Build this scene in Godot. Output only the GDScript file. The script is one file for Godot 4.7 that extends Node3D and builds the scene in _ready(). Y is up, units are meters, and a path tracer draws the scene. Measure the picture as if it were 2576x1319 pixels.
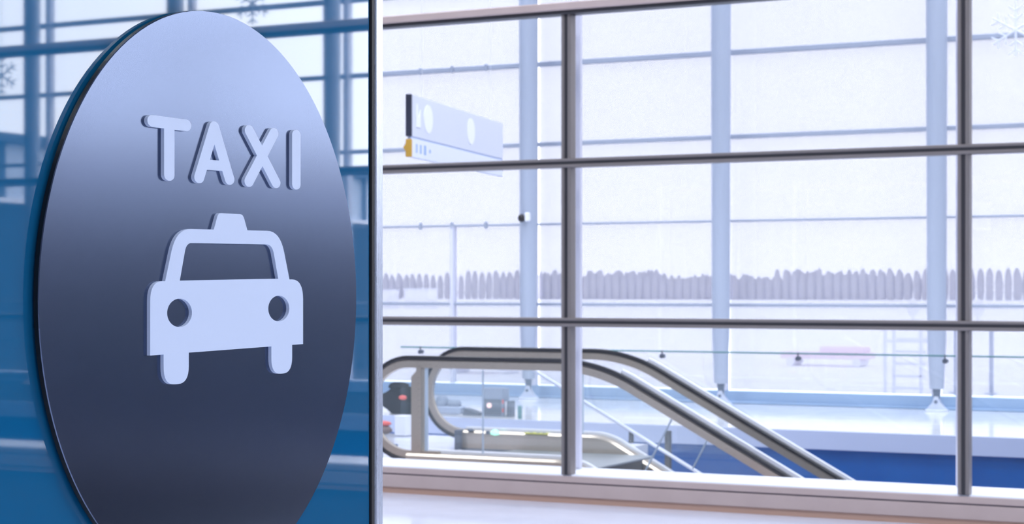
extends Node3D

# World: X runs along the hall's glass walls, -Z points towards the airfield, y is up.
const EYE := 1.62
const F := 4620.0           # focal length in pixels of the 2576 x 1319 frame
const PARTITION_Z := -12.6
const FACADE_Z := -24.7
const PANEL_X := -1.7

var M := {}
var taken := {}


# ---------------------------------------------------------------- materials
func mat(r: int, g: int, b: int, rough := 0.6, metal := 0.0, spec := 0.5) -> StandardMaterial3D:
	var m := StandardMaterial3D.new()
	m.albedo_color = Color8(r, g, b)
	m.roughness = rough
	m.metallic = metal
	m.metallic_specular = spec
	return m


func pane_mat(r: int, g: int, b: int, alpha: float) -> StandardMaterial3D:
	var m := mat(r, g, b, 0.0)
	m.albedo_color.a = alpha
	m.transparency = BaseMaterial3D.TRANSPARENCY_ALPHA
	return m


func grain(m: StandardMaterial3D, freq: float, lo: float, hi: float, stretch: Vector3, seed_ := 1) -> StandardMaterial3D:
	var n := FastNoiseLite.new()
	n.seed = seed_
	n.frequency = freq
	n.fractal_octaves = 4
	var t := NoiseTexture2D.new()
	t.width = 512
	t.height = 512
	t.seamless = true
	t.noise = n
	var ramp := Gradient.new()
	ramp.set_color(0, Color(lo, lo, lo))
	ramp.set_color(1, Color(hi, hi, hi))
	t.color_ramp = ramp
	m.roughness_texture = t
	m.roughness_texture_channel = BaseMaterial3D.TEXTURE_CHANNEL_RED
	m.roughness = 1.0
	m.uv1_triplanar = true
	m.uv1_scale = stretch
	return m


func mottled(m: StandardMaterial3D, a: Color, b: Color, freq: float, scale: Vector3, seed_ := 3) -> StandardMaterial3D:
	var n := FastNoiseLite.new()
	n.seed = seed_
	n.frequency = freq
	n.fractal_octaves = 5
	var t := NoiseTexture2D.new()
	t.width = 512
	t.height = 512
	t.seamless = true
	t.noise = n
	var ramp := Gradient.new()
	ramp.set_color(0, a)
	ramp.set_color(1, b)
	t.color_ramp = ramp
	m.albedo_color = Color.WHITE
	m.albedo_texture = t
	m.uv1_triplanar = true
	m.uv1_scale = scale
	return m


func make_materials() -> void:
	M.panel_glass = mat(20, 100, 146, 0.02, 0.0, 0.7)
	M.panel_glass.clearcoat_enabled = true
	M.panel_glass.clearcoat = 1.0
	M.panel_glass.clearcoat_roughness = 0.02
	M.gasket = mat(24, 22, 26, 0.5)
	M.rubber = mat(24, 22, 26, 0.35)
	M.edge_metal = grain(mat(200, 205, 220, 0.3, 0.6), 0.02, 0.24, 0.32, Vector3(40, 1, 40), 4)
	M.disc = mat(105, 115, 138, 0.17, 1.0)
	M.disc_edge = mat(14, 13, 17, 0.35)
	M.letter = mat(214, 225, 248, 0.45, 0.0, 0.4)
	M.frame_dark = mat(58, 56, 60, 0.4, 0.3)
	M.frame_mid = mat(134, 126, 124, 0.42, 0.3)
	M.frame_light = mat(214, 214, 230, 0.4)
	M.base_face = mottled(mat(186, 170, 178, 0.42), Color8(186, 166, 160), Color8(194, 174, 168), 0.01, Vector3(0.5, 0.5, 0.5), 6)
	M.skirting = mat(186, 150, 132, 0.5)
	M.sill_white = mat(232, 234, 244, 0.35)
	M.groove = mat(110, 100, 108, 0.6)
	M.slab = grain(mat(244, 245, 248, 0.1), 0.01, 0.06, 0.13, Vector3(0.4, 0.4, 0.4), 17)
	M.floor = grain(mat(212, 217, 234, 0.12), 0.01, 0.08, 0.16, Vector3(0.4, 0.4, 0.4), 7)
	M.dark_floor = mat(40, 40, 46, 0.95, 0.0, 0.1)
	M.slab_edge = mat(178, 190, 222, 0.5)
	M.blue_wall = mottled(mat(16, 92, 176, 0.75, 0.0, 0.2), Color8(0, 80, 158), Color8(2, 90, 168), 0.008, Vector3(0.3, 0.3, 0.3), 8)
	M.lower_floor = mat(20, 60, 110, 0.4)
	M.wall = mat(100, 106, 122, 0.8)
	M.ceiling = mat(190, 194, 204, 0.9)
	M.clear_pane = pane_mat(235, 245, 255, 0.005)
	M.veil_pane = pane_mat(160, 161, 180, 0.475)  # grey glass added to dim the sky and veil the far view with haze
	M.rail_pane = pane_mat(190, 225, 225, 0.03)
	M.green_edge = mat(86, 138, 140, 0.25)
	M.mast = mat(172, 182, 202, 0.4)
	M.mast_steel = mat(214, 222, 240, 0.35)
	M.pin = mat(120, 132, 150, 0.4, 0.4)
	M.transom = mat(164, 173, 192, 0.45)
	M.fin = mat(226, 228, 244, 0.4)
	M.kerb = mat(150, 178, 212, 0.35)
	M.stainless = grain(mat(194, 182, 165, 0.3, 0.75), 0.02, 0.25, 0.38, Vector3(1, 20, 20), 9)
	M.stainless_side = grain(mat(168, 176, 180, 0.3, 0.6), 0.02, 0.3, 0.42, Vector3(1, 20, 20), 10)
	M.step = mat(70, 72, 78, 0.5, 0.4)
	M.joint = mat(190, 206, 222, 0.4)
	M.snow = mottled(mat(240, 243, 250, 0.9), Color8(246, 248, 253), Color8(252, 253, 255), 0.01, Vector3(0.02, 0.02, 0.02), 11)
	M.asphalt = mat(52, 60, 72, 0.9)
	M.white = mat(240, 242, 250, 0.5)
	M.sign_face = mat(220, 224, 242, 0.4)
	M.sign_lower = mat(232, 236, 250, 0.4)
	M.sign_mark = mat(248, 250, 255, 0.4)
	M.sign_ink = mat(150, 180, 224, 0.4)
	M.sign_line = mat(190, 206, 242, 0.4)
	M.end_cap = mat(46, 48, 66, 0.4)
	M.yellow = mat(206, 160, 58, 0.45)
	M.label_yellow = mat(214, 212, 84, 0.5)
	M.dark_blue_wall = mat(18, 36, 52, 0.7)
	M.wing_band = mat(196, 206, 222, 0.35)
	M.fascia = mat(46, 72, 98, 0.5)
	M.snowflake = mat(232, 236, 250, 0.5)
	M.black_cloth = mat(16, 16, 22, 0.9, 0.0, 0.2)
	M.red = mat(226, 92, 84, 0.6)
	M.brown = mat(120, 100, 92, 0.7)
	M.grey = mat(130, 142, 164, 0.5)
	M.grey_dark = mat(84, 92, 108, 0.5)
	M.grey_pale = mat(176, 188, 212, 0.5)
	M.pink = mat(242, 216, 228, 0.6)
	M.pale_steel = mat(232, 236, 252, 0.5)
	M.trunk = mat(134, 127, 125, 0.9)
	M.post_teal = mat(226, 238, 244, 0.45)
	M.crown = mottled(mat(0, 0, 0, 0.95), Color8(136, 131, 131), Color8(190, 188, 192), 0.02, Vector3(0.25, 0.03, 0.25), 20)
	var green := mat(190, 255, 226, 0.3)
	green.emission_enabled = true
	green.emission = Color8(150, 255, 214)
	green.emission_energy_multiplier = 0.9
	M.green_lens = green
	var pinklens := mat(255, 214, 208, 0.3)
	pinklens.emission_enabled = true
	pinklens.emission = Color8(255, 206, 196)
	pinklens.emission_energy_multiplier = 0.8
	M.pink_lens = pinklens
	var glow := mat(255, 255, 255, 0.5)
	glow.emission_enabled = true
	glow.emission = Color8(240, 246, 255)
	glow.emission_energy_multiplier = 1.2
	M.lamp_glow = glow


# ---------------------------------------------------------------- mesh helpers
func surf() -> SurfaceTool:
	var st := SurfaceTool.new()
	st.begin(Mesh.PRIMITIVE_TRIANGLES)
	return st


func tri(st: SurfaceTool, a: Vector3, b: Vector3, c: Vector3, out_: Vector3) -> void:
	var n := (a - c).cross(a - b)
	if n.length_squared() < 1e-18:
		return
	if n.dot(out_) < 0.0:
		var t := b
		b = c
		c = t
		n = -n
	n = n.normalized()
	for p in [a, b, c]:
		st.set_normal(n)
		st.add_vertex(p)


func quad(st: SurfaceTool, a: Vector3, b: Vector3, c: Vector3, d: Vector3, out_: Vector3) -> void:
	tri(st, a, b, c, out_)
	tri(st, a, c, d, out_)


func smooth_quad(st: SurfaceTool, p: Array, n: Array) -> void:
	var face: Vector3 = (p[0] - p[2]).cross(p[0] - p[1])
	if face.length_squared() < 1e-18:
		face = (p[0] - p[3]).cross(p[0] - p[2])
	var order := [0, 1, 2, 0, 2, 3]
	if face.dot(n[0] + n[1] + n[2] + n[3]) < 0.0:
		order = [0, 2, 1, 0, 3, 2]
	for k in order:
		st.set_normal(n[k])
		st.add_vertex(p[k])


# a box with chamfered edges
func box(st: SurfaceTool, c: Vector3, s: Vector3, bevel := 0.0) -> void:
	var h := s * 0.5
	var b := minf(bevel, minf(h.x, minf(h.y, h.z)) * 0.9)
	var axes := [Vector3.RIGHT, Vector3.UP, Vector3.BACK]
	for k in 3:
		var u: Vector3 = axes[(k + 1) % 3]
		var v: Vector3 = axes[(k + 2) % 3]
		var n: Vector3 = axes[k]
		var hu: float = h[(k + 1) % 3]
		var hv: float = h[(k + 2) % 3]
		for sg in [-1.0, 1.0]:
			var o: Vector3 = c + n * sg * h[k]
			quad(st, o + u * (hu - b) + v * (hv - b), o - u * (hu - b) + v * (hv - b), o - u * (hu - b) - v * (hv - b), o + u * (hu - b) - v * (hv - b), n * sg)
		if b > 0.0:
			for su in [-1.0, 1.0]:
				for sv in [-1.0, 1.0]:
					var e0: Vector3 = c + u * su * hu + v * sv * (hv - b)
					var e1: Vector3 = c + u * su * (hu - b) + v * sv * hv
					var w: Vector3 = n * (h[k] - b)
					quad(st, e0 + w, e1 + w, e1 - w, e0 - w, u * su + v * sv)
	if b > 0.0:
		for sx in [-1.0, 1.0]:
			for sy in [-1.0, 1.0]:
				for sz in [-1.0, 1.0]:
					var sgn := Vector3(sx, sy, sz)
					tri(st, c + sgn * Vector3(h.x, h.y - b, h.z - b), c + sgn * Vector3(h.x - b, h.y, h.z - b), c + sgn * Vector3(h.x - b, h.y - b, h.z), sgn)


# a smooth tube through points, closed by flat caps
func tube(st: SurfaceTool, pts: Array, r0: float, r1 := -1.0, sides := 12) -> void:
	if r1 < 0.0:
		r1 = r0
	var rings := []
	var normals := []
	var side := Vector3.ZERO
	for i in pts.size():
		var t: Vector3 = (pts[mini(i + 1, pts.size() - 1)] - pts[maxi(i - 1, 0)]).normalized()
		if side == Vector3.ZERO:
			side = t.cross(Vector3.UP if absf(t.y) < 0.9 else Vector3.RIGHT).normalized()
		side = (side - t * side.dot(t)).normalized()
		var up := side.cross(t)
		var r := lerpf(r0, r1, float(i) / maxi(pts.size() - 1, 1))
		var ring := []
		var nr := []
		for k in sides:
			var a := TAU * k / sides
			var n := side * cos(a) + up * sin(a)
			nr.append(n)
			ring.append(pts[i] + n * r)
		rings.append(ring)
		normals.append(nr)
	for i in pts.size() - 1:
		for k in sides:
			var k2 := (k + 1) % sides
			smooth_quad(st, [rings[i][k], rings[i][k2], rings[i + 1][k2], rings[i + 1][k]], [normals[i][k], normals[i][k2], normals[i + 1][k2], normals[i + 1][k]])
	for e in [0, pts.size() - 1]:
		var d: Vector3 = (pts[0] - pts[1]) if e == 0 else (pts[e] - pts[e - 1])
		for k in sides:
			tri(st, pts[e], rings[e][k], rings[e][(k + 1) % sides], d)


# a lathe about the y axis through c: profile points are (radius, height); sx, sz squash it
func lathe(st: SurfaceTool, c: Vector3, prof: Array, sides := 20, sx := 1.0, sz := 1.0) -> void:
	for i in prof.size() - 1:
		var a: Vector2 = prof[i]
		var b: Vector2 = prof[i + 1]
		var d := (b - a).normalized()
		for k in sides:
			var ps := []
			var ns := []
			for q in [[a, k], [a, k + 1], [b, k + 1], [b, k]]:
				var ang: float = TAU * q[1] / sides
				ps.append(c + Vector3(q[0].x * cos(ang) * sx, q[0].y, q[0].x * sin(ang) * sz))
				ns.append(Vector3(d.y * cos(ang) / sx, -d.x, d.y * sin(ang) / sz).normalized())
			smooth_quad(st, ps, ns)


# a flat polygon (x, y) given thickness along z, between z0 and z1, with its front edge chamfered
func extrude(st: SurfaceTool, poly: PackedVector2Array, z0: float, z1: float, t := Transform3D.IDENTITY) -> void:
	var ids := Geometry2D.triangulate_polygon(poly)
	for side in [[z0, -1.0], [z1, 1.0]]:
		var n: Vector3 = t.basis * Vector3(0, 0, side[1] * (1.0 if z1 > z0 else -1.0))
		for i in range(0, ids.size(), 3):
			var ps := []
			for k in 3:
				var q := poly[ids[i + k]]
				ps.append(t * Vector3(q.x, q.y, side[0]))
			tri(st, ps[0], ps[1], ps[2], n)
	var ccw := 0.0
	for i in poly.size():
		ccw += poly[i].cross(poly[(i + 1) % poly.size()])
	for i in poly.size():
		var a := poly[i]
		var b := poly[(i + 1) % poly.size()]
		var nn := Vector2(b.y - a.y, a.x - b.x) * signf(ccw)
		quad(st, t * Vector3(a.x, a.y, z0), t * Vector3(b.x, b.y, z0), t * Vector3(b.x, b.y, z1), t * Vector3(a.x, a.y, z1), t.basis * Vector3(nn.x, nn.y, 0))


# a profile of (outward, along z) points swept along a path in a plane of constant z
func sweep(st: SurfaceTool, path: Array, z: float, prof: Array, rounded := false) -> void:
	var rings := []
	var norms := []
	for i in path.size():
		var t: Vector2 = (path[mini(i + 1, path.size() - 1)] - path[maxi(i - 1, 0)]).normalized()
		var n := Vector2(-t.y, t.x)
		norms.append(n)
		var ring := []
		for q in prof:
			var p: Vector2 = path[i] + n * q.x
			ring.append(Vector3(p.x, p.y, z + q.y))
		rings.append(ring)
	var mid := Vector2.ZERO
	for q in prof:
		mid += q / prof.size()
	for i in path.size() - 1:
		for k in prof.size():
			var k2 := (k + 1) % prof.size()
			var e: Vector2 = prof[k2] - prof[k]
			var flat := Vector2(e.y, -e.x).normalized()
			if flat.dot((prof[k] + prof[k2]) * 0.5 - mid) < 0.0:
				flat = -flat
			var n0: Vector2 = (prof[k] - mid).normalized() if rounded else flat
			var n1: Vector2 = (prof[k2] - mid).normalized() if rounded else flat
			var ns := []
			for w in [[i, n0], [i, n1], [i + 1, n1], [i + 1, n0]]:
				var nv: Vector2 = norms[w[0]] * w[1].x
				ns.append(Vector3(nv.x, nv.y, w[1].y).normalized())
			smooth_quad(st, [rings[i][k], rings[i][k2], rings[i + 1][k2], rings[i + 1][k]], ns)
	for e in [0, path.size() - 1]:
		var dd: Vector2 = (path[0] - path[1]) if e == 0 else (path[e] - path[e - 1])
		for k in range(1, prof.size() - 1):
			tri(st, rings[e][0], rings[e][k], rings[e][k + 1], Vector3(dd.x, dd.y, 0))


# a squashed ball with a lumpy skin
func blob(st: SurfaceTool, c: Vector3, r: Vector3, rough: float, seed_: int, rows := 8, cols := 12) -> void:
	var n := FastNoiseLite.new()
	n.seed = seed_
	n.frequency = 0.9
	var pts := []
	for i in rows + 1:
		var row := []
		var la := PI * i / rows - PI / 2
		for k in cols:
			var lo := TAU * k / cols
			var d := Vector3(cos(la) * cos(lo), sin(la), cos(la) * sin(lo))
			row.append(c + d * r * (1.0 + rough * n.get_noise_3dv(d * 2.0)))
		pts.append(row)
	for i in rows:
		for k in cols:
			var k2 := (k + 1) % cols
			var ps := [pts[i][k], pts[i][k2], pts[i + 1][k2], pts[i + 1][k]]
			var ns := []
			for p in ps:
				ns.append(((p - c) / (r * r)).normalized())
			smooth_quad(st, ps, ns)


# ---------------------------------------------------------------- object helpers
func numbered(called: String) -> String:
	var k: int = taken.get(called, 0)
	taken[called] = k + 1
	return called if k == 0 else "%s_%03d" % [called, k]


func thing(called: String, label: String, category: String, at := Vector3.ZERO, group := "") -> Node3D:
	var o := Node3D.new()
	o.name = numbered(called)
	add_child(o)
	o.position = at
	o.set_meta("label", label)
	o.set_meta("category", category)
	if group:
		o.set_meta("group", group)
	return o


func part(called: String, st: SurfaceTool, m: Material, parent: Node3D) -> MeshInstance3D:
	var o := MeshInstance3D.new()
	o.name = called
	o.mesh = st.commit()
	o.material_override = m
	parent.add_child(o, true)
	return o


func part_mesh(called: String, mesh: Mesh, m: Material, parent: Node3D, at: Vector3) -> MeshInstance3D:
	var o := MeshInstance3D.new()
	o.name = called
	o.mesh = mesh
	o.material_override = m
	o.position = at
	parent.add_child(o, true)
	return o


func box_mesh(s: Vector3, bevel := 0.0) -> Mesh:
	var st := surf()
	box(st, Vector3.ZERO, s, bevel)
	return st.commit()


func structure(called: String, label: String, category: String, at := Vector3.ZERO) -> Node3D:
	var o := thing(called, label, category, at)
	o.set_meta("kind", "structure")
	return o


func struct_mesh(called: String, st: SurfaceTool, m: Material, label: String, category: String) -> MeshInstance3D:
	var o := part(called, st, m, self)
	o.set_meta("kind", "structure")
	o.set_meta("label", label)
	o.set_meta("category", category)
	return o


# ---------------------------------------------------------------- scene
func _ready() -> void:
	# camera
	var cam := Camera3D.new()
	cam.name = "camera"
	add_child(cam)
	cam.position = Vector3(0, EYE, 0)
	cam.rotation.y = atan(2362.0 / F)
	var lens := CameraAttributesPhysical.new()
	lens.frustum_focal_length = 50.0
	lens.frustum_near = 0.05
	lens.frustum_far = 4000.0
	lens.frustum_focus_distance = 2.85
	lens.exposure_aperture = 11.0
	cam.attributes = lens
	cam.projection = Camera3D.PROJECTION_FRUSTUM
	cam.near = 0.05
	cam.far = 4000.0
	cam.size = 2.0 * 0.05 * 659.5 / F
	cam.frustum_offset = Vector2(0, 0.05 * 68.5 / F)
	# overcast sky
	var env := Environment.new()
	var sky := Sky.new()
	var air := ProceduralSkyMaterial.new()
	air.sky_top_color = Color8(238, 243, 255)
	air.sky_horizon_color = Color8(243, 246, 255)
	air.ground_horizon_color = Color8(243, 246, 255)
	air.ground_bottom_color = Color8(236, 240, 250)
	sky.sky_material = air
	env.background_mode = Environment.BG_SKY
	env.sky = sky
	env.background_energy_multiplier = 5.8
	env.tonemap_mode = Environment.TONE_MAPPER_LINEAR
	env.tonemap_exposure = 1.0
	env.sdfgi_enabled = true
	env.ssao_enabled = true
	env.ssil_enabled = true
	var we := WorldEnvironment.new()
	we.name = "world"
	we.environment = env
	add_child(we)

	make_materials()
	added_ceiling_lights(54.0)
	shell()
	partition()
	facade()
	masts()
	guard_rail()
	panel()
	taxi_sign()
	escalator()
	stair_rail()
	hanging_sign()
	camera_on_mast()
	snowflakes()
	hall_objects()
	outside()
	trees()


# unseen luminous panels added to brighten the hall, each with its area light
func added_ceiling_lights(energy: float) -> void:
	for iz in 4:
		for ix in 3:
			var at := Vector3(-14.0 + 10.0 * ix, 11.9, 2.0 - 8.0 * iz)
			var t := thing("added_ceiling_light", "flat square luminous panel added out of view in the ceiling to light the hall", "ceiling light", at, "ceiling lights")
			var st := surf()
			box(st, Vector3(0, 0.05, 0), Vector3(3.2, 0.1, 3.2), 0.02)
			part("lamp_frame", st, M.frame_light, t)
			var st2 := surf()
			box(st2, Vector3(0, -0.01, 0), Vector3(3.0, 0.03, 3.0), 0.005)
			part("lamp_diffuser", st2, M.lamp_glow, t)
			var l := AreaLight3D.new()
			l.name = "lamp_area"
			l.area_size = Vector2(3.0, 3.0)
			l.area_normalize_energy = true
			l.light_color = Color8(240, 246, 255)
			l.light_energy = energy
			l.shadow_enabled = true
			l.set("area_range", 60.0)
			l.set("area_attenuation", 2.0)
			l.position = Vector3(0, -0.04, 0)
			l.rotation.x = -PI / 2
			t.add_child(l)


func shell() -> void:
	var st := surf()
	box(st, Vector3(-10.8, -0.2, -2.3), Vector3(26.4, 0.4, 22.6))
	box(st, Vector3(-15.75, -0.11, -15.7), Vector3(16.5, 0.21, 4.2))
	struct_mesh("floor", st, M.floor, "pale glossy hall floor in front of the glass partition and escalator", "floor")
	st = surf()
	box(st, Vector3(15.2, -0.2, -2.3), Vector3(25.6, 0.4, 22.6))  # dark zone added out of view so the lower sign reflects less light
	struct_mesh("trim_5", st, M.dark_floor, "dark matte floor added right of the view to darken the reflection in the lower sign", "floor")
	var slab := surf()
	box(slab, Vector3(-10.5, -0.055, -22.6), Vector3(27, 0.11, 4.6))
	struct_mesh("trim_1", slab, M.slab, "pale glossy floor strip between the void and the outer glass wall", "floor")
	var slab2 := surf()
	box(slab2, Vector3(15.5, -0.055, -22.6), Vector3(25, 0.11, 4.6))  # unseen dark slab zone, added to keep the sign reflection low
	struct_mesh("trim_7", slab2, M.dark_floor, "dark part of the far floor slab added right of the view to darken the sign reflection", "floor")
	var edge := surf()
	box(edge, Vector3(2, -0.106, -20.29), Vector3(52, 0.215, 0.03), 0.004)
	struct_mesh("trim_2", edge, M.slab_edge, "lavender edge band of the far floor slab above the blue wall", "slab edge")
	var blue := surf()
	box(blue, Vector3(2, -2.3, -20.45), Vector3(52, 4.2, 0.2))
	struct_mesh("wall_back", blue, M.blue_wall, "saturated blue wall below the far floor slab behind the escalator", "wall")
	var low := surf()
	box(low, Vector3(2, -4.5, -16.8), Vector3(52, 0.3, 8.4))
	struct_mesh("trim_3", low, M.lower_floor, "dark blue floor at the bottom of the escalator void", "floor")
	var near_side := surf()
	box(near_side, Vector3(10, -2.3, -13.5), Vector3(36, 4.2, 0.15))
	struct_mesh("trim_4", near_side, M.wall, "plain wall of the void under the glass partition", "wall")
	var ceil := surf()
	box(ceil, Vector3(2, 12.2, -6.8), Vector3(52.6, 0.4, 36.2))
	struct_mesh("ceiling", ceil, M.ceiling, "pale high ceiling of the hall", "ceiling")
	var wl := surf()
	box(wl, Vector3(-24.15, 4.0, -6.8), Vector3(0.3, 16.4, 36.2))
	struct_mesh("wall_left", wl, M.wall, "grey side wall of the hall beyond the blue panel", "wall")
	var wr := surf()
	box(wr, Vector3(28.15, 4.0, -6.8), Vector3(0.3, 16.4, 36.2))
	struct_mesh("wall_right", wr, M.wall, "grey side wall of the hall to the right of the view", "wall")
	var wf := surf()
	box(wf, Vector3(2, 4.0, 11.15), Vector3(52.6, 16.4, 0.3))
	struct_mesh("wall_front", wf, M.wall, "grey wall of the hall behind the viewer", "wall")


# the glass partition in front of the escalator: mullions, transoms, panes and its low base
func partition() -> void:
	var w := structure("window_1", "dark framed glass partition standing on a low pinkish grey base", "glass wall", Vector3(0, 0, PARTITION_Z))
	var x0 := -5.961 - 2.999 * 3
	var count := 10
	var x1 := x0 + 2.999 * count
	var heights := [0.215, 1.374, 2.579, 3.745, 4.93, 6.1]
	var mull_side := box_mesh(Vector3(0.026, 3.53, 0.1), 0.006)
	var mull_core := box_mesh(Vector3(0.026, 3.53, 0.085), 0.0)
	for k in count + 1:
		var x := x0 + 2.999 * k
		var m := part_mesh("mullion", mull_core, M.frame_dark, w, Vector3(x, 0.215 + 1.765, 0.0))
		part_mesh("flange", mull_side, M.frame_mid, m, Vector3(-0.026, 0, 0))
		part_mesh("flange", mull_side, M.frame_mid, m, Vector3(0.026, 0, 0))
		part_mesh("back_frame", box_mesh(Vector3(0.07, 3.66, 0.05), 0.006), M.frame_light, w, Vector3(x - 0.12, 0.22 + 1.83, -0.41))
	for j in [1, 2]:
		var st := surf()
		box(st, Vector3((x0 + x1) / 2, heights[j] - 0.003, 0.01), Vector3(x1 - x0, 0.022, 0.09))
		var tr := part("transom", st, M.frame_dark, w)
		var a := surf()
		box(a, Vector3((x0 + x1) / 2, heights[j] + 0.019, 0.01), Vector3(x1 - x0, 0.022, 0.102), 0.005)
		part("flange", a, M.frame_mid, tr)
		var b := surf()
		box(b, Vector3((x0 + x1) / 2, heights[j] - 0.026, 0.01), Vector3(x1 - x0, 0.024, 0.102), 0.005)
		part("flange", b, M.frame_mid, tr)
	var top := surf()
	box(top, Vector3((x0 + x1) / 2, 3.758, 0.02), Vector3(x1 - x0, 0.06, 0.14), 0.008)
	var beam := part("transom", top, M.base_face, w)
	var lip := surf()
	box(lip, Vector3((x0 + x1) / 2, 3.715, 0.01), Vector3(x1 - x0, 0.03, 0.12), 0.004)
	part("flange", lip, M.frame_dark, beam)
	for k in count:
		for j in 3:
			var size := Vector3(2.999 - 0.076, heights[j + 1] - heights[j] - 0.07, 0.012)
			part_mesh("pane", box_mesh_sheet(size), M.clear_pane, w, Vector3(x0 + 2.999 * (k + 0.5), (heights[j] + heights[j + 1]) / 2, -0.01))
	# base
	var deck := surf()
	box(deck, Vector3(2, 0.206, -0.25), Vector3(52, 0.02, 0.56), 0.005)
	part("sill", deck, M.sill_white, w)
	var f := surf()
	box(f, Vector3(2, 0.181, -0.245), Vector3(52, 0.046, 0.57), 0.003)
	var face := part("base", f, M.base_face, w)
	var gr := surf()
	box(gr, Vector3(2, 0.152, -0.25), Vector3(52, 0.014, 0.56))
	part("groove", gr, M.groove, face)
	var f2 := surf()
	box(f2, Vector3(2, 0.097, -0.245), Vector3(52, 0.098, 0.57), 0.003)
	part("lower_face", f2, M.base_face, face)
	var sk := surf()
	box(sk, Vector3(2, 0.024, -0.252), Vector3(52, 0.048, 0.56))
	part("skirting", sk, M.skirting, w)


# one sheet of glass
func box_mesh_sheet(s: Vector3) -> Mesh:
	var st := surf()
	var h := s * 0.5
	quad(st, Vector3(-h.x, -h.y, 0), Vector3(h.x, -h.y, 0), Vector3(h.x, h.y, 0), Vector3(-h.x, h.y, 0), Vector3.BACK)
	return st.commit()


const BAY := 3.03
const ROWS := [0.19, 1.395, 2.592, 3.79, 4.99, 6.19, 7.39, 8.59, 9.8, 12.0]


func facade() -> void:
	var w := structure("window_2", "tall outer glass wall with pale transoms behind the round masts", "glass wall", Vector3(0, 0, FACADE_Z))
	var x0 := -24.0
	var x1 := 28.0
	var kerb := surf()
	box(kerb, Vector3(2, 0.09, -0.05), Vector3(52, 0.18, 0.3), 0.01)
	part("kerb", kerb, M.kerb, w)
	var lip := surf()
	box(lip, Vector3(2, 0.018, 0.115), Vector3(52, 0.034, 0.06), 0.008)
	part("kerb_foot", lip, M.kerb, w)
	var thick := [0.0, 0.045, 0.03, 0.06, 0.07, 0.08, 0.07, 0.07, 0.07]
	for j in range(1, 9):
		var st := surf()
		box(st, Vector3(2, ROWS[j], 0), Vector3(x1 - x0, thick[j], 0.09), 0.008)
		part("transom", st, M.transom, w)
	for k in range(-7, 10):
		var x := BAY * k
		part_mesh("mullion", box_mesh(Vector3(0.1, 11.8, 0.14), 0.012), M.fin, w, Vector3(x - (0.12 if k < 0 else 0.0), 6.08, 0.045))
		if k == 9:
			break
		for j in 9:
			var tinted: bool = k < 2  # dimming glass for the bays in view; clear beyond keeps the mirrored sky bright
			var size := Vector3(BAY - 0.1 + (0.12 if k == -1 else 0.0), ROWS[j + 1] - ROWS[j], 0.012)
			part_mesh("pane", box_mesh_sheet(size), M.veil_pane if tinted else M.clear_pane, w, Vector3(x + BAY * 0.5 - (0.12 if k < 0 else 0.0), (ROWS[j] + ROWS[j + 1]) / 2, -0.02))
			if tinted:
				for dz in [-0.045, -0.07]:  # extra sheets added to cut the sky brightness further
					part_mesh("added_pane", box_mesh_sheet(size), M.veil_pane, w, Vector3(x + BAY * 0.5 - (0.12 if k < 0 else 0.0), (ROWS[j] + ROWS[j + 1]) / 2, dz))
	for dz in [-0.02, -0.045, -0.07]:
		part_mesh("pane", box_mesh_sheet(Vector3(24.0 - 21.33, 11.8, 0)), M.veil_pane, w, Vector3(-22.66, 6.09, dz))
	# slim glazing fin and patch clamps of the leftmost bay
	part_mesh("glazing_fin", box_mesh(Vector3(0.055, 2.4, 0.12), 0.006), M.fin, w, Vector3(-13.63, 1.39, 0.02))
	for x in [-14.184, -13.63, -13.042]:
		for j in [2, 4, 5]:
			part_mesh("patch_clamp", box_mesh(Vector3(0.05, 0.11, 0.05), 0.015), M.transom, w, Vector3(x, ROWS[j], 0.06))


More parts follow.
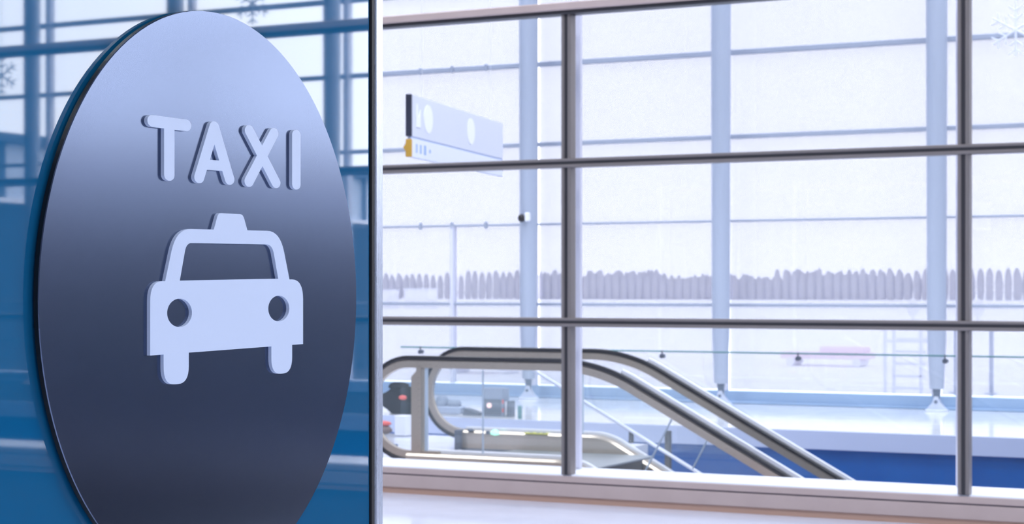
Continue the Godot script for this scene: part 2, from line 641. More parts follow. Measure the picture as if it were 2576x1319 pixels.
# tapered round steel masts in front of the outer glass wall, each on a pinned foot
func masts() -> void:
	var shaft := surf()
	lathe(shaft, Vector3.ZERO, [Vector2(0.0, 0.30), Vector2(0.086, 0.30), Vector2(0.092, 0.306), Vector2(0.12, 0.95), Vector2(0.126, 1.6), Vector2(0.13, 2.8), Vector2(0.13, 3.42), Vector2(0.133, 3.43), Vector2(0.14, 6.0), Vector2(0.14, 12.0)], 28)
	var shaft_mesh := shaft.commit()
	var fork := surf()
	for sg in [-1.0, 1.0]:
		extrude(fork, PackedVector2Array([Vector2(-0.13, 0.03), Vector2(0.13, 0.03), Vector2(0.05, 0.12), Vector2(0.025, 0.2), Vector2(-0.025, 0.2), Vector2(-0.05, 0.12)]), sg * 0.03 - 0.01, sg * 0.03 + 0.01, Transform3D(Basis(), Vector3.ZERO))
	var fork_mesh := fork.commit()
	var tongue := surf()
	extrude(tongue, PackedVector2Array([Vector2(-0.025, 0.08), Vector2(0.025, 0.08), Vector2(0.055, 0.31), Vector2(-0.055, 0.31)]), -0.016, 0.016)
	var tongue_mesh := tongue.commit()
	var plate := surf()
	lathe(plate, Vector3.ZERO, [Vector2(0.0, 0.03), Vector2(0.145, 0.03), Vector2(0.155, 0.02), Vector2(0.155, 0.0)], 24)
	var plate_mesh := plate.commit()
	var bolt := surf()
	tube(bolt, [Vector3(0, 0.13, -0.06), Vector3(0, 0.13, 0.06)], 0.022)
	var bolt_mesh := bolt.commit()
	var labels := {-4: "pale blue round mast carrying the small camera, left of the first dark mullion", -3: "pale blue tapered mast standing in the middle glass bay, its foot above the escalator handrail", -2: "pale blue tapered mast just left of the right-hand dark mullion"}
	for k in range(-7, 9):
		var label: String = labels.get(k, "pale round steel mast before the outer glass wall, seen only mirrored or outside the view")
		var t := thing("steel_mast", label, "column", Vector3(BAY * k + (0.02 if k < -3 else 0.0), 0, -24.2), "" if labels.has(k) else "masts away from the view")
		part_mesh("shaft", shaft_mesh, M.mast, t, Vector3.ZERO)
		var b := part_mesh("base_plate", plate_mesh, M.mast_steel, t, Vector3.ZERO)
		part_mesh("fork", fork_mesh, M.mast_steel, b, Vector3.ZERO)
		part_mesh("tongue", tongue_mesh, M.pin, t, Vector3.ZERO)
		part_mesh("pin", bolt_mesh, M.pin, t, Vector3.ZERO)


# frameless glass guard rail along the edge of the far slab
func guard_rail() -> void:
	var xs := [-12.01, -10.0, -8.383, -6.697, -5.001, -3.3, -1.6, 0.1, 1.8, 3.5, 5.2, 6.9, 8.6, 10.3, 12.0, 13.7, 15.4, 17.1, 18.8, 20.5, 22.2, 23.9, 25.6, 27.3]
	var t := thing("glass_guard_rail", "frameless glass guard rail with thin green edge along the far slab", "railing", Vector3(0, 0, -20.34))
	for i in xs.size() - 1:
		var x: float = (xs[i] + xs[i + 1]) / 2
		var wdt: float = xs[i + 1] - xs[i] - 0.012
		var p := part_mesh("pane", box_mesh_sheet(Vector3(wdt, 0.87, 0.0)), M.rail_pane, t, Vector3(x, 0.435, 0))
		part_mesh("top_edge", box_mesh(Vector3(wdt, 0.018, 0.02), 0.004), M.green_edge, p, Vector3(0, 0.444, 0))
	var disc := surf()
	tube(disc, [Vector3(0, 0, -0.035), Vector3(0, 0, 0.035)], 0.027, -1.0, 16)
	var cm := disc.commit()
	var arm := box_mesh(Vector3(0.012, 0.05, 0.014))
	for x in [-11.704, -10.0, -8.383, -6.697, -5.001, -3.3, -1.6, 0.1, 3.5, 6.9, 10.3, 13.7, 17.1]:
		var c := part_mesh("clamp", cm, M.grey_dark, t, Vector3(x + 0.01, 0.822, 0.02))
		part_mesh("clamp_arm", arm, M.grey_dark, c, Vector3(-0.006, 0.045, 0))


# the free-standing blue glass panel that carries the taxi sign
func panel() -> void:
	var t := thing("blue_glass_panel", "upright glossy blue glass panel with metal edge profile behind the taxi sign", "panel", Vector3(PANEL_X, 0, -2.3))
	var st := surf()
	box(st, Vector3(-0.03, 1.33, 0.0), Vector3(0.06, 2.58, 0.946), 0.002)
	part("glass_sheet", st, M.panel_glass, t)
	var g := surf()
	box(g, Vector3(-0.026, 1.33, -0.4785), Vector3(0.06, 2.6, 0.011), 0.002)
	part("gasket", g, M.gasket, t)
	var e := surf()
	box(e, Vector3(-0.024, 1.33, -0.497), Vector3(0.06, 2.6, 0.026), 0.0025)
	part("edge_profile", e, M.edge_metal, t)
	var g2 := surf()
	box(g2, Vector3(-0.026, 1.33, 0.478), Vector3(0.06, 2.6, 0.01), 0.002)
	part("gasket", g2, M.gasket, t)
	var foot := surf()
	box(foot, Vector3(-0.03, 0.02, 0.0), Vector3(0.2, 0.04, 1.02), 0.006)
	part("foot_rail", foot, M.edge_metal, t)


func stroke(a: Vector2, b: Vector2, r: float) -> PackedVector2Array:
	# a round-ended bar: b - a is its middle line; wide letters, so x is stretched
	var k := 1.42
	var p := Vector2(a.x / k, a.y)
	var q := Vector2(b.x / k, b.y)
	var d := (q - p).angle()
	var out_ := PackedVector2Array()
	for i in 15:
		var w := d - PI / 2 + PI * i / 14
		out_.append(q + Vector2(cos(w), sin(w)) * r)
	for i in 15:
		var w := d + PI / 2 + PI * i / 14
		out_.append(p + Vector2(cos(w), sin(w)) * r)
	for i in out_.size():
		out_[i].x *= k
	return out_


func round_corners(pts: Array, radii: Array) -> PackedVector2Array:
	var out_ := PackedVector2Array()
	for i in pts.size():
		var p: Vector2 = pts[i]
		var a: Vector2 = pts[(i + pts.size() - 1) % pts.size()]
		var b: Vector2 = pts[(i + 1) % pts.size()]
		var r: float = radii[i]
		if r <= 0.0:
			out_.append(p)
			continue
		var s := p + (a - p).normalized() * r
		var e := p + (b - p).normalized() * r
		for k in 9:
			var u := k / 8.0
			out_.append(s.lerp(p, u).lerp(p.lerp(e, u), u))
	return out_


func csg_sheet(called: String, adds: Array, cuts: Array, parent: Node3D, m: Material, depth: float, at: Vector3) -> void:
	var c := CSGCombiner3D.new()
	c.name = called
	parent.add_child(c, true)
	c.position = at
	c.rotation.y = PI / 2          # the sheet's front looks along +X, its x runs along -Z
	for p in adds:
		var s := CSGPolygon3D.new()
		s.name = "sheet"
		s.polygon = p
		s.depth = depth
		s.material = m
		c.add_child(s, true)
	for p in cuts:
		var s := CSGPolygon3D.new()
		s.name = "cut"
		s.polygon = p
		s.depth = depth + 0.02
		s.position.z = 0.01
		s.operation = CSGShape3D.OPERATION_SUBTRACTION
		s.material = m
		c.add_child(s, true)


func taxi_sign() -> void:
	var t := thing("taxi_sign", "large dark oval taxi sign with pale raised letters and car symbol", "sign", Vector3(PANEL_X + 0.001, 1.6055, -2.305))
	var sa := 0.4015
	var sb := 0.4395
	var turn := Transform3D(Basis(Vector3.UP, PI / 2), Vector3.ZERO)
	var oval := func(k: float) -> PackedVector2Array:
		var o := PackedVector2Array()
		for i in 144:
			var a := TAU * i / 144
			o.append(Vector2(cos(a) * (sa + k), sin(a) * (sb + k)))
		return o
	var back := surf()
	extrude(back, oval.call(-0.012), 0.0, 0.004, turn)
	part("spacer", back, M.gasket, t)
	var rim := surf()
	extrude(rim, oval.call(0.0), 0.004, 0.0115, turn)
	part("rim", rim, M.disc_edge, t)
	var face := surf()
	var f0: PackedVector2Array = oval.call(0.0)
	var f1: PackedVector2Array = oval.call(-0.0008)
	for i in 144:
		var j := (i + 1) % 144
		quad(face, turn * Vector3(f0[i].x, f0[i].y, 0.0115), turn * Vector3(f0[j].x, f0[j].y, 0.0115), turn * Vector3(f1[j].x, f1[j].y, 0.013), turn * Vector3(f1[i].x, f1[i].y, 0.013), Vector3(1, 0, 0))
		tri(face, turn * Vector3(0, 0, 0.013), turn * Vector3(f1[i].x, f1[i].y, 0.013), turn * Vector3(f1[j].x, f1[j].y, 0.013), Vector3(1, 0, 0))
	part("oval_plate", face, M.disc, t)
	var z := 0.019
	var d := 0.006
	var r := 0.0087
	# T A X I
	csg_sheet("letter", [stroke(Vector2(-0.166, 0.2592), Vector2(-0.0865, 0.2592), r), stroke(Vector2(-0.1272, 0.259), Vector2(-0.1272, 0.183), r)], [], t, M.letter, d, Vector3(z, 0, 0))
	csg_sheet("letter", [stroke(Vector2(-0.0166, 0.262), Vector2(-0.0546, 0.1832), r), stroke(Vector2(-0.0166, 0.262), Vector2(0.0228, 0.1846), r), stroke(Vector2(-0.041, 0.2035), Vector2(0.009, 0.2042), 0.0078), PackedVector2Array([Vector2(-0.027, 0.259), Vector2(-0.006, 0.259), Vector2(-0.0062, 0.245), Vector2(-0.0163, 0.2405), Vector2(-0.0265, 0.245)])], [], t, M.letter, d, Vector3(z, 0, 0))
	csg_sheet("letter", [stroke(Vector2(0.0752, 0.2635), Vector2(0.1488, 0.1857), r), stroke(Vector2(0.143, 0.2645), Vector2(0.0742, 0.184), r)], [], t, M.letter, d, Vector3(z, 0, 0))
	csg_sheet("letter", [stroke(Vector2(0.207, 0.2665), Vector2(0.207, 0.1862), r)], [], t, M.letter, d, Vector3(z, 0, 0))
	# the car: roof lamp, cabin, body and two wheels, with windscreen and headlamps cut out
	var lamp := round_corners([Vector2(-0.0215, 0.098), Vector2(-0.0065, 0.1312), Vector2(0.0580, 0.1316), Vector2(0.0740, 0.098)], [0.0, 0.007, 0.008, 0.0])
	var cabin := round_corners([Vector2(-0.139, 0.02), Vector2(-0.111, 0.1042), Vector2(0.1600, 0.1082), Vector2(0.1905, 0.02)], [0.0, 0.036, 0.036, 0.0])
	var body := round_corners([Vector2(-0.1718, -0.0818), Vector2(-0.1718, 0.0258), Vector2(0.2266, 0.0308), Vector2(0.2266, -0.0757)], [0.0, 0.028, 0.033, 0.0])
	var wheel_a := round_corners([Vector2(-0.1406, -0.06), Vector2(-0.0804, -0.06), Vector2(-0.0804, -0.1262), Vector2(-0.1406, -0.1262)], [0.0, 0.0, 0.026, 0.026])
	var wheel_b := round_corners([Vector2(0.1355, -0.06), Vector2(0.1946, -0.06), Vector2(0.1946, -0.1218), Vector2(0.1355, -0.1218)], [0.0, 0.0, 0.026, 0.026])
	var glass := round_corners([Vector2(-0.1022, 0.0272), Vector2(-0.0862, 0.0836), Vector2(0.1380, 0.0862), Vector2(0.1550, 0.0314)], [0.0, 0.013, 0.016, 0.0])
	var lamps := []
	for q in [[-0.1025, -0.0206, 0.0300, 0.0212], [0.1566, -0.0166, 0.0298, 0.0208]]:
		var o := PackedVector2Array()
		for i in 40:
			var a := TAU * i / 40
			o.append(Vector2(q[0] + q[2] * cos(a), q[1] + q[3] * sin(a)))
		lamps.append(o)
	csg_sheet("car_symbol", [cabin, lamp, body, wheel_a, wheel_b], [glass] + lamps, t, M.letter, d, Vector3(z, 0, 0))


# ---------------------------------------------------------------- escalator
func rail_path(xc: float, yc: float, r: float, xb: float, rb: float, deg: float, length: float, tail: float) -> Array:
	# from below the newel round its end, along the landing, over the bend and down the slope
	var p := [Vector2(xc + tail, yc - r)]
	for i in 25:
		var a := -PI / 2 - PI * i / 24
		p.append(Vector2(xc + r * cos(a), yc + r * sin(a)))
	for i in range(1, 8):
		p.append(Vector2(lerpf(xc, xb, i / 8.0), yc + r))
	var w := deg_to_rad(deg)
	for i in 15:
		var a := PI / 2 - w * i / 14
		p.append(Vector2(xb + rb * cos(a), yc + r - rb + rb * sin(a)))
	var last: Vector2 = p[-1]
	for i in range(1, 9):
		p.append(last + Vector2(cos(w), -sin(w)) * length * i / 8.0)
	return p


func deck_path(x0: float, y: float, xb: float, rb: float, deg: float, length: float) -> Array:
	var p := [Vector2(x0, y), Vector2(lerpf(x0, xb, 0.5), y)]
	var w := deg_to_rad(deg)
	for i in 13:
		var a := PI / 2 - w * i / 12
		p.append(Vector2(xb + rb * cos(a), y - rb + rb * sin(a)))
	var last: Vector2 = p[-1]
	for i in range(1, 7):
		p.append(last + Vector2(cos(w), -sin(w)) * length * i / 6.0)
	return p


func round_profile(w: float, h: float, at: float) -> Array:
	var p := []
	for i in 14:
		var a := TAU * i / 14
		p.append(Vector2(at + h * cos(a), w * sin(a)))
	return p


func rect_profile(lo: float, hi: float, w: float, bevel := 0.0) -> Array:
	var b := bevel
	if b <= 0.0:
		return [Vector2(lo, -w), Vector2(hi, -w), Vector2(hi, w), Vector2(lo, w)]
	return [Vector2(lo, -w), Vector2(hi - b, -w), Vector2(hi, -w + b), Vector2(hi, w - b), Vector2(hi - b, w), Vector2(lo, w)]


func balustrade(t: Node3D, z: float, xc: float, xb: float, deg: float, deck_lo: float, deck_hi: float, deck_x: float, tail: float, joints: Array) -> void:
	var length := 8.4
	var path := rail_path(xc, 0.565, 0.44, xb, 1.5, deg, length, tail)
	var st := surf()
	sweep(st, path, z, round_profile(0.042, 0.02, 0.012), true)
	var rail := part("handrail", st, M.rubber, t)
	var g := surf()
	sweep(g, path, z, rect_profile(-0.075, -0.002, 0.026, 0.012))
	part("rail_guide", g, M.stainless, rail)
	var tr := surf()  # white strip shaped as the bright highlight on the sloping handrail
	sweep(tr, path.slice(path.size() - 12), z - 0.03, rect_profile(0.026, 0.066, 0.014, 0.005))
	part("rail_highlight", tr, M.white, rail)
	# glass between handrail and deck, in sheets parted by narrow joints
	var outline := PackedVector2Array()
	for i in range(6, path.size()):
		var tt: Vector2 = (path[mini(i + 1, path.size() - 1)] - path[i - 1]).normalized()
		outline.append(path[i] + Vector2(-tt.y, tt.x) * -0.06)
	var dk := deck_path(deck_x, deck_hi - 0.02, xb, 0.62, deg, length)
	for i in dk.size():
		outline.append(dk[dk.size() - 1 - i])
	var cuts := [Vector3(-40, 0, 0)] + joints + [Vector3(30, 0, 0)]
	for i in cuts.size() - 1:
		# each joint is (x, y, tilt); the sheet lies between two of them
		var band := PackedVector2Array()
		for e in [[cuts[i], 0.006], [cuts[i + 1], -0.006]]:
			var dirv := Vector2(sin(e[0].z), cos(e[0].z))
			var across := Vector2(cos(e[0].z), -sin(e[0].z))
			var o: Vector2 = Vector2(e[0].x, e[0].y) + across * e[1]
			if e[1] > 0.0:
				band.append(o - dirv * 20.0)
				band.append(o + dirv * 20.0)
			else:
				band.append(o + dirv * 20.0)
				band.append(o - dirv * 20.0)
		for q in Geometry2D.intersect_polygons(outline, band):
			var gs := surf()
			extrude(gs, q, z - 0.005, z + 0.005)
			part("glass_sheet", gs, M.rail_pane, t)
	for j in joints:
		var s2 := surf()
		var h := 0.5 if j.z != 0.0 else 0.72
		tube(s2, [Vector3(j.x, j.y, z), Vector3(j.x + sin(j.z) * h, j.y + cos(j.z) * h, z)], 0.008, -1.0, 6)
		part("glass_joint", s2, M.joint, t)
	# deck along the foot of the glass
	var c := surf()
	var base := deck_path(deck_x, deck_hi, xb, 0.62, deg, length)
	sweep(c, base, z, rect_profile(deck_lo - deck_hi, 0.0, 0.075, 0.02))
	var deck := part("deck", c, M.stainless, t)
	var side := surf()
	sweep(side, base, z, rect_profile(deck_lo - deck_hi - 0.1, deck_lo - deck_hi, 0.06))
	part("skirt", side, M.stainless_side, deck)
	var cap := surf()  # white strip standing in for the highlight along the deck top
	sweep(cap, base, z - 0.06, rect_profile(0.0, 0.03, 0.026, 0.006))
	part("deck_highlight", cap, M.white, deck)


func escalator() -> void:
	var t := thing("escalator", "glass sided escalator descending to the right behind the glass partition", "escalator", Vector3.ZERO)
	var j := deg_to_rad(28.3)
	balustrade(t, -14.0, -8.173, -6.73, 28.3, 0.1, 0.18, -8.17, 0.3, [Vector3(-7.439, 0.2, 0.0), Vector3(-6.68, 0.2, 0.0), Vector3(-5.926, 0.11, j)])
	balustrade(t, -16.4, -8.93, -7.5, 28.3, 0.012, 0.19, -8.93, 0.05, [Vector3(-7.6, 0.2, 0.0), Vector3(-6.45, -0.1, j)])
	# end posts of the near side and end cap of the far deck
	var st := surf()
	extrude(st, PackedVector2Array([Vector2(-8.135, 0.0), Vector2(-8.035, 0.0), Vector2(-8.035, 0.945), Vector2(-8.085, 0.945), Vector2(-8.085, 0.9), Vector2(-8.135, 0.85)]), -14.035, -13.965)
	part("end_post", st, M.stainless, t)
	var gl := surf()
	box(gl, Vector3(-8.0, 0.53, -14.0), Vector3(0.03, 0.8, 0.02), 0.004)
	part("glass_edge", gl, M.joint, t)
	var cap := surf()
	box(cap, Vector3(-8.93, 0.1, -16.32), Vector3(0.035, 0.2, 0.2), 0.006)
	part("end_cap", cap, M.grey_dark, t)
	var lab := surf()
	box(lab, Vector3(-8.08, 0.188, -16.35), Vector3(0.25, 0.012, 0.09), 0.002)
	var lm := part("warning_label", lab, M.label_yellow, t)
	lm.set_meta("label", "yellow warning label")
	for x in [-8.14, -8.06, -8.0]:
		var mk := surf()
		box(mk, Vector3(x, 0.196, -16.345), Vector3(0.03, 0.003, 0.045))
		part("label_mark", mk, M.grey_dark, lm)
	var lens := surf()
	lathe(lens, Vector3(-8.53, 0.165, -16.31), [Vector2(0.0, 0.05), Vector2(0.03, 0.042), Vector2(0.045, 0.02), Vector2(0.048, 0.0), Vector2(0.0, -0.012)], 18, 1.0, 0.6)
	var ln := part("signal_lamp", lens, M.green_lens, t)
	ln.set_meta("label", "small glowing green lamp")
	var knob := surf()
	lathe(knob, Vector3(-8.61, 0.17, -16.31), [Vector2(0.0, 0.03), Vector2(0.022, 0.026), Vector2(0.028, 0.0), Vector2(0.0, -0.01)], 14)
	lathe(knob, Vector3(-8.82, 0.19, -16.33), [Vector2(0.0, 0.02), Vector2(0.03, 0.016), Vector2(0.034, 0.0), Vector2(0.0, -0.01)], 14)
	part("key_switch", knob, M.grey_dark, t)
	# landing plate and the band of steps
	var plate := surf()
	box(plate, Vector3(-7.55, 0.012, -15.2), Vector3(1.5, 0.02, 2.2), 0.004)
	part("landing_plate", plate, M.stainless_side, t)
	for i in 20:
		var sp := surf()
		var x := -7.5 + 0.38 * i
		var y := 0.0 - maxf(0.0, 0.38 * tan(deg_to_rad(28.3)) * (i - 1.0))
		box(sp, Vector3(x, y - 0.12, -15.2), Vector3(0.4, 0.24, 2.2), 0.004)
		part("step", sp, M.step, t)


# white stair handrail running down beside the blue wall
func stair_rail() -> void:
	var t := thing("stair_handrail", "slim pale stair handrail sloping down in front of the blue wall", "handrail", Vector3(0, 0, -18.5))
	var st := surf()
	var d := Vector3(-7.193 + 9.197, -0.363 - 0.717, 0)
	var a := Vector3(-9.35, 0.80, 0)
	tube(st, [a, a + d * 0.5, a + d * 2.2], 0.02, -1.0, 12)
	part("rail", st, M.pale_steel, t)
	for x in [-8.0, -5.6, -7.7]:
		var y: float = a.y + d.y / d.x * (x - a.x)
		var p := surf()
		if x == -7.7:
			box(p, Vector3(x + 0.02, y - 0.1, -0.3), Vector3(0.07, 0.5, 0.05), 0.008)
		else:
			box(p, Vector3(x, y - 0.075, -0.02), Vector3(0.05, 0.13, 0.04), 0.006)
		part("post", p, M.frame_dark, t)


# ---------------------------------------------------------------- hanging sign
func hanging_sign() -> void:
	var z := -13.6
	var t := thing("hanging_sign", "long pale wayfinding sign with dark and yellow end cap above the escalator", "sign", Vector3(-7.94, 0, z))
	t.rotation.y = deg_to_rad(11.6)        # its length runs along its own -z
	var length := 2.87
	var y1 := 3.291
	var y2 := 2.93
	var y3 := 2.753
	var st := surf()
	box(st, Vector3(0.0, (y1 + y2) / 2, -length / 2), Vector3(0.045, y1 - y2, length), 0.004)
	part("upper_panel", st, M.sign_face, t)
	var lo := surf()
	box(lo, Vector3(0.0, (y2 + y3) / 2 - 0.008, -length / 2), Vector3(0.045, y2 - y3 - 0.016, length), 0.004)
	part("lower_panel", lo, M.sign_lower, t)
	var line := surf()
	box(line, Vector3(0.0, y2 - 0.008, -length / 2), Vector3(0.03, 0.016, length))
	part("seam", line, M.sign_line, t)
	var c1 := surf()
	box(c1, Vector3(-0.002, (y1 + y2) / 2, 0.006), Vector3(0.052, y1 - y2, 0.03), 0.004)
	part("end_cap", c1, M.end_cap, t)
	var c2 := surf()
	box(c2, Vector3(-0.002, (y2 + y3) / 2 - 0.012, 0.006), Vector3(0.052, y2 - y3 - 0.024, 0.03), 0.004)
	part("end_cap", c2, M.yellow, t)
	var k := surf()
	extrude(k, PackedVector2Array([Vector2(-0.028, 2.80), Vector2(-0.05, 2.835), Vector2(-0.028, 2.87)]), -0.005, 0.018)
	part("latch", k, M.yellow, t)
	for q in [[0.45, 0.125], [1.75, 0.125]]:
		var o := surf()
		var pts := []
		extrude(o, ring_poly(q[1], q[1]), 0.0, 0.004, Transform3D(Basis(Vector3.UP, PI / 2), Vector3(0.0225, 3.115, -q[0])))
		part("round_mark", o, M.sign_mark, t)
	var arrow := surf()
	extrude(arrow, PackedVector2Array([Vector2(-0.06, 0.1), Vector2(-0.02, 0.1), Vector2(0.0, -0.02), Vector2(0.06, 0.06), Vector2(0.06, -0.1), Vector2(-0.06, -0.1)]), 0.0, 0.004, Transform3D(Basis(Vector3.UP, PI / 2), Vector3(0.0225, 3.12, -0.17)))
	part("arrow_mark", arrow, M.sign_mark, t)
	for q in [[0.13, 0.03, 0.075], [0.24, 0.035, 0.075], [0.36, 0.05, 0.08], [0.5, 0.03, 0.03]]:
		var o := surf()
		box(o, Vector3(0.0235, 2.835, -q[0]), Vector3(0.003, q[2], q[1]))
		part("small_mark", o, M.sign_ink, t)
	for q in [0.35, 2.5]:
		var rod := surf()
		tube(rod, [Vector3(0, y1 - 0.01, -q), Vector3(0, 12.0, -q)], 0.0015, -1.0, 6)
		part("hanger_rod", rod, M.white, t)


func ring_poly(a: float, b: float) -> PackedVector2Array:
	var o := PackedVector2Array()
	for i in 36:
		o.append(Vector2(a * cos(TAU * i / 36), b * sin(TAU * i / 36)))
	return o


func camera_on_mast() -> void:
	var t := thing("security_camera", "small white security camera with a dark dome on the left mast", "camera", Vector3(-12.06, 2.66, -24.055))
	var b := surf()
	box(b, Vector3(0.03, 0.02, 0.03), Vector3(0.08, 0.13, 0.09), 0.02)
	part("housing", b, M.white, t)
	var d := surf()
	blob(d, Vector3(-0.045, 0.0, 0.07), Vector3(0.055, 0.06, 0.055), 0.0, 1, 10, 16)
	part("dome", d, M.rubber, t)


func snowflakes() -> void:
	var spots := [[Vector3(-5.05, 5.0, -24.3), "pale snowflake decoration hanging in the top right corner of the glass wall"], [Vector3(13.69, 6.2, -24.3), "snowflake decoration mirrored in the blue panel above the oval sign"], [Vector3(18.95, 5.32, -24.3), "snowflake decoration mirrored at the left edge of the blue panel"]]
	for s in spots:
		var t := thing("snowflake", s[1], "decoration", s[0])
		for i in 6:
			var a := PI / 2 + TAU * i / 6
			var dirv := Vector3(cos(a), sin(a), 0)
			var st := surf()
			tube(st, [Vector3.ZERO, dirv * 0.34], 0.016, 0.013, 8)
			for u in [0.14, 0.25]:
				for sg in [-1.0, 1.0]:
					var e := Vector3(cos(a + sg * 0.95), sin(a + sg * 0.95), 0)
					tube(st, [dirv * u, dirv * u + e * 0.11], 0.012, 0.01, 6)
			part("arm", st, M.snowflake, t)
		var cord := surf()
		tube(cord, [Vector3(0, 0.3, 0), Vector3(0, 12.0 - s[0].y, 0)], 0.004, -1.0, 6)
		part("cord", cord, M.snowflake, t)


# ---------------------------------------------------------------- things in the hall
func hall_objects() -> void:
	var t := thing("black_bag", "black bag with a red patch standing on the far slab beside the metal panel edge", "bag", Vector3(-12.1, 0.0, -20.62))
	var st := surf()
	blob(st, Vector3(-0.05, 0.17, 0), Vector3(0.3, 0.19, 0.16), 0.3, 5)
	part("bag_body", st, M.black_cloth, t)
	st = surf()
	blob(st, Vector3(-0.1, 0.36, 0), Vector3(0.15, 0.05, 0.1), 0.3, 6)
	part("top_flap", st, M.black_cloth, t)
	st = surf()
	tube(st, [Vector3(0.1, 0.2, 0.0), Vector3(0.2, 0.13, 0.02), Vector3(0.3, 0.1, 0.02)], 0.07, 0.05)
	part("side_roll", st, M.black_cloth, t)
	st = surf()
	blob(st, Vector3(0.05, 0.22, 0.15), Vector3(0.06, 0.03, 0.03), 0.2, 7)
	part("patch", st, M.red, t)
	t = thing("white_box", "small white box on the landing floor left of the escalator end post", "box", Vector3(-10.32, 0.0, -17.55))
	st = surf()
	box(st, Vector3(0, 0.105, 0), Vector3(0.15, 0.21, 0.16), 0.012)
	part("box_body", st, M.white, t)
	st = surf()
	box(st, Vector3(0, 0.213, 0), Vector3(0.155, 0.02, 0.165), 0.006)
	part("lid", st, M.white, t)
	t = thing("brown_pouch", "small brown and red pouch lying on the floor left of the white box", "pouch", Vector3(-10.62, 0.0, -17.6))
	st = surf()
	blob(st, Vector3(0.02, 0.05, 0), Vector3(0.1, 0.05, 0.07), 0.2, 9)
	part("pouch_body", st, M.brown, t)
	st = surf()
	blob(st, Vector3(0.02, 0.12, 0), Vector3(0.09, 0.03, 0.05), 0.2, 10)
	part("flap", st, M.red, t)
	t = thing("floor_gadget", "tiny dark stand on the floor inside the escalator handrail loop", "stand", Vector3(-9.77, 0.0, -16.2))
	st = surf()
	tube(st, [Vector3(0, 0.01, 0), Vector3(-0.02, 0.13, 0)], 0.012, 0.02)
	part("stem", st, M.grey_dark, t)
	st = surf()
	box(st, Vector3(0.06, 0.02, 0), Vector3(0.2, 0.03, 0.08), 0.008)
	part("foot", st, M.grey, t)
	# on the slab, seen through the handrail loop
	t = thing("grey_case", "low grey case with a rounded hump on the far slab, inside the handrail loop", "case", Vector3(-11.57, 0.0, -20.8))
	st = surf()
	box(st, Vector3(0.05, 0.06, 0), Vector3(0.36, 0.1, 0.18), 0.02)
	part("case_body", st, M.grey_pale, t)
	st = surf()
	blob(st, Vector3(-0.08, 0.16, 0), Vector3(0.09, 0.09, 0.09), 0.1, 12)
	part("hump", st, M.grey, t)
	st = surf()
	box(st, Vector3(0.1, 0.14, 0), Vector3(0.17, 0.09, 0.14), 0.03)
	part("cover", st, M.grey, t)
	t = thing("dark_wedge", "low dark wedge on the far slab between the grey case and the tall cabinet", "wedge", Vector3(-11.2, 0.0, -20.8))
	st = surf()
	extrude(st, PackedVector2Array([Vector2(-0.11, 0.0), Vector2(0.12, 0.0), Vector2(0.12, 0.03), Vector2(-0.09, 0.09)]), -0.07, 0.07)
	part("wedge_body", st, M.grey_dark, t)
	t = thing("grey_cabinet", "tall grey cabinet with a round pinkish light on the far slab", "cabinet", Vector3(-10.87, 0.0, -20.8))
	st = surf()
	box(st, Vector3(0, 0.18, 0), Vector3(0.3, 0.36, 0.2), 0.012)
	part("cabinet_body", st, M.grey, t)
	st = surf()
	box(st, Vector3(0, 0.12, 0.104), Vector3(0.27, 0.2, 0.012), 0.004)
	part("front_panel", st, M.grey_dark, t)
	st = surf()
	tube(st, [Vector3(-0.03, 0.14, 0.105), Vector3(-0.03, 0.14, 0.125)], 0.032, -1.0, 18)
	part("lens", st, M.pink_lens, t)
	for y in [0.08, 0.19]:
		st = surf()
		box(st, Vector3(0.152, y, 0.09), Vector3(0.012, 0.05, 0.03), 0.003)
		part("orange_tab", st, M.red, t)
	t = thing("dark_slab", "narrow dark upright board beside the grey cabinet on the far slab", "board", Vector3(-10.65, 0.0, -20.8))
	st = surf()
	box(st, Vector3(0, 0.1, 0), Vector3(0.06, 0.2, 0.12), 0.006)
	part("board_body", st, M.grey_dark, t)
	st = surf()
	box(st, Vector3(-0.045, 0.1, 0), Vector3(0.02, 0.18, 0.12), 0.004)
	part("edge_strip", st, M.white, t)
	t = thing("glass_stub", "short green edged glass post standing at the slab edge near the cabinet", "post", Vector3(-10.37, 0.0, -20.5))
	st = surf()
	box(st, Vector3(0, 0.06, 0), Vector3(0.05, 0.2, 0.03), 0.004)
	part("stub_body", st, M.green_edge, t)


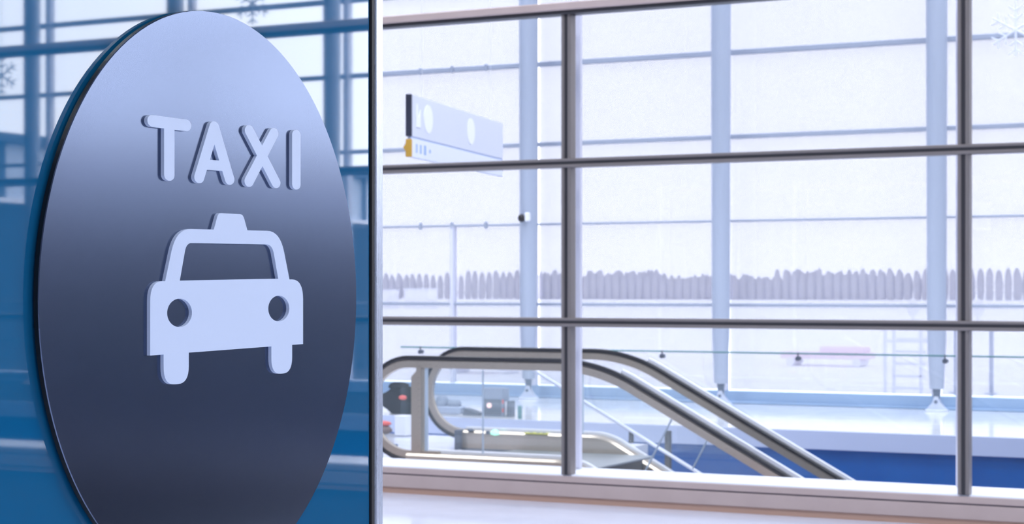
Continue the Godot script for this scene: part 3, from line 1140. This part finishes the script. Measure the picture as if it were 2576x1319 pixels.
# ---------------------------------------------------------------- outside
func outside() -> void:
	var st := surf()
	quad(st, Vector3(-2500, -2, -24.9), Vector3(2500, -2, -24.9), Vector3(2500, -2, -3500), Vector3(-2500, -2, -3500), Vector3.UP)
	var ap := surf()  # dark ground extended up to the wing to dim the mirrored view
	quad(ap, Vector3(6, -1.99, -25.2), Vector3(70, -1.99, -25.2), Vector3(70, -1.99, -130), Vector3(6, -1.99, -130), Vector3.UP)
	struct_mesh("trim_6", ap, M.asphalt, "dark asphalt before the terminal wing, widened to darken the mirrored view", "apron")
	struct_mesh("ground", st, M.snow, "white snow covered airfield beyond the glass wall", "snow")
	# wing of the terminal, square to the glass wall, seen only mirrored in the blue panel
	var w := thing("terminal_wing", "long dark blue terminal wing with a pale window band, mirrored in the blue panel", "building", Vector3(40.0, -2.0, -85.0))
	st = surf()
	box(st, Vector3(6, 3.3, 0), Vector3(12, 6.6, 100))
	part("wall", st, M.dark_blue_wall, w)
	st = surf()
	box(st, Vector3(5.9, 8.72, 0), Vector3(12.6, 0.3, 100.6))
	part("fascia", st, M.fascia, w)
	st = surf()
	box(st, Vector3(6, 7.6, 0), Vector3(11.9, 2.0, 99.9))
	var band := part("window_band", st, M.wing_band, w)
	for k in 30:
		var p := surf()
		box(p, Vector3(-0.02, 7.6, -48 + 3.3 * k), Vector3(0.16, 2.0, 0.16))
		part("post", p, M.fascia, band)
	st = surf()
	box(st, Vector3(-0.05, 6.62, 0), Vector3(0.2, 0.16, 100))
	part("window_sill", st, M.white, w)
	# posts of a railing just outside the glass
	for x in [-6.481, -5.96]:
		var p := thing("railing_post", "teal grey railing post outside the glass, %s of the right-hand dark mullion" % ["left" if x < -6.2 else "right"], "post", Vector3(x, -2.0, -27.0))
		st = surf()
		box(st, Vector3(0, 1.57, 0), Vector3(0.05 if x < -6.2 else 0.06, 3.1, 0.05), 0.008)
		part("post_body", st, M.post_teal, p)
		st = surf()
		box(st, Vector3(0, 2.1, 0), Vector3(0.16, 0.02, 0.14), 0.004)
		part("collar", st, M.post_teal, p)
	# boarding stair frame
	var s := thing("boarding_stair", "pale steel boarding stair standing on the snow left of the right mast", "stair", Vector3(-15.9, -2.0, -60.0))
	for x in [-0.85, -0.55, 0.35, 0.75]:
		st = surf()
		box(st, Vector3(x, 1.3, 0), Vector3(0.1, 2.5, 0.1), 0.01)
		part("upright", st, M.pale_steel, s)
	for i in 6:
		st = surf()
		box(st, Vector3(-0.1 + 0.02 * i, 0.35 + 0.4 * i, -0.1 * i), Vector3(1.0, 0.08, 0.3), 0.01)
		part("tread", st, M.pale_steel, s)
	for y in [1.9, 2.5]:
		st = surf()
		box(st, Vector3(0.0, y, 0.04), Vector3(1.7, 0.09, 0.08), 0.01)
		part("rail", st, M.pale_steel, s)
	# low trailers far out on the snow
	for q in [[Vector3(-37.1, -2.0, -70.0), 3.2, "pale pink flat trailer on the snow seen through the escalator handrail loop"], [Vector3(-26.2, -2.0, -84.0), 4.2, "pale pink low trailer on the snow in the middle of the right-hand glass bay"]]:
		var tr := thing("flat_trailer", q[2], "trailer", q[0])
		st = surf()
		box(st, Vector3(0, 0.5, 0), Vector3(q[1], 0.3, 1.4), 0.03)
		part("bed", st, M.pink, tr)
		st = surf()
		box(st, Vector3(q[1] * 0.2, 0.78, 0), Vector3(q[1] * 0.5, 0.28, 1.2), 0.04)
		part("load", st, M.pink, tr)
		for x in [-0.38, 0.38]:
			st = surf()
			tube(st, [Vector3(q[1] * x, 0.2, -0.6), Vector3(q[1] * x, 0.2, 0.75)], 0.2, -1.0, 16)
			part("wheel", st, M.white, tr)
	# white sheds and snow covered domes on the horizon
	for q in [[Vector3(-172.6, -2.0, -300.0), 5.0, 3.6, "white box shaped shed on the snow left of the slim glazing fin"], [Vector3(-181.4, -2.0, -300.0), 5.5, 3.4, "white shed on the snow beside the metal panel edge"]]:
		var h := thing("white_shed", q[3], "shed", q[0])
		st = surf()
		box(st, Vector3(0, q[2] / 2, 0), Vector3(q[1], q[2], 4), 0.05)
		part("shed_body", st, M.white, h)
		st = surf()
		box(st, Vector3(0, q[2] + 0.08, 0), Vector3(q[1] + 0.3, 0.16, 4.3), 0.03)
		part("shed_roof", st, M.white, h)
	for q in [[Vector3(-52.7, -2.0, -200.0), "round white snow covered dome left of the right mast"], [Vector3(-45.6, -2.0, -200.0), "round white snow covered dome right of the right-hand dark mullion"]]:
		var h := thing("snow_dome", q[1], "dome", q[0])
		st = surf()
		blob(st, Vector3(0, 1.6, 0), Vector3(0.7, 1.0, 0.7), 0.12, 3)
		part("dome_cap", st, M.white, h)
		st = surf()
		box(st, Vector3(0, 0.5, 0), Vector3(0.4, 1.2, 0.4), 0.05)
		part("dome_base", st, M.white, h)


# a belt of grey-brown trees beyond the airfield, hazed by the added grey panes
func trees() -> void:
	var rng := RandomNumberGenerator.new()
	rng.seed = 7
	var crowns := []
	var trunks := []
	for i in 4:
		var st := surf()
		var prof := [Vector2(0.34, 0.0)]
		for q in [[0.44, 0.12], [0.48, 0.35], [0.47, 0.6], [0.42, 0.78], [0.28, 0.92]]:
			prof.append(Vector2(q[0] * rng.randf_range(0.86, 1.04), q[1]))
		prof.append(Vector2(0.0, 1.0))
		lathe(st, Vector3.ZERO, prof, 10)
		crowns.append(st.commit())
		var s2 := surf()
		tube(s2, [Vector3(0, 0, 0), Vector3(0.01, 0.3, 0), Vector3(0, 0.75, 0)], 0.025, 0.01, 6)
		trunks.append(s2.commit())
	for row in 3:
		for i in 95:
			var u := (i + 0.33 * row + rng.randf_range(-0.02, 0.02)) / 95.0
			var x := lerpf(-385.0, -100.0, u)
			var z := -600.0 - 9.0 * row
			var h := 10.5
			if x > -250.0 and x < -205.0:
				h = 8.8
			if x < -330.0:
				h = 9.7
			h *= rng.randf_range(0.8, 1.05)
			var v := rng.randi() % 4
			var t := thing("horizon_tree", "grey brown tree in the belt along the horizon", "tree", Vector3(x, -2.0, z), "trees along the horizon")
			t.scale = Vector3(rng.randf_range(2.3, 2.9), h, 1.6)
			part_mesh("crown", crowns[v], M.crown, t, Vector3.ZERO)
			part_mesh("trunk", trunks[v], M.trunk, t, Vector3.ZERO)
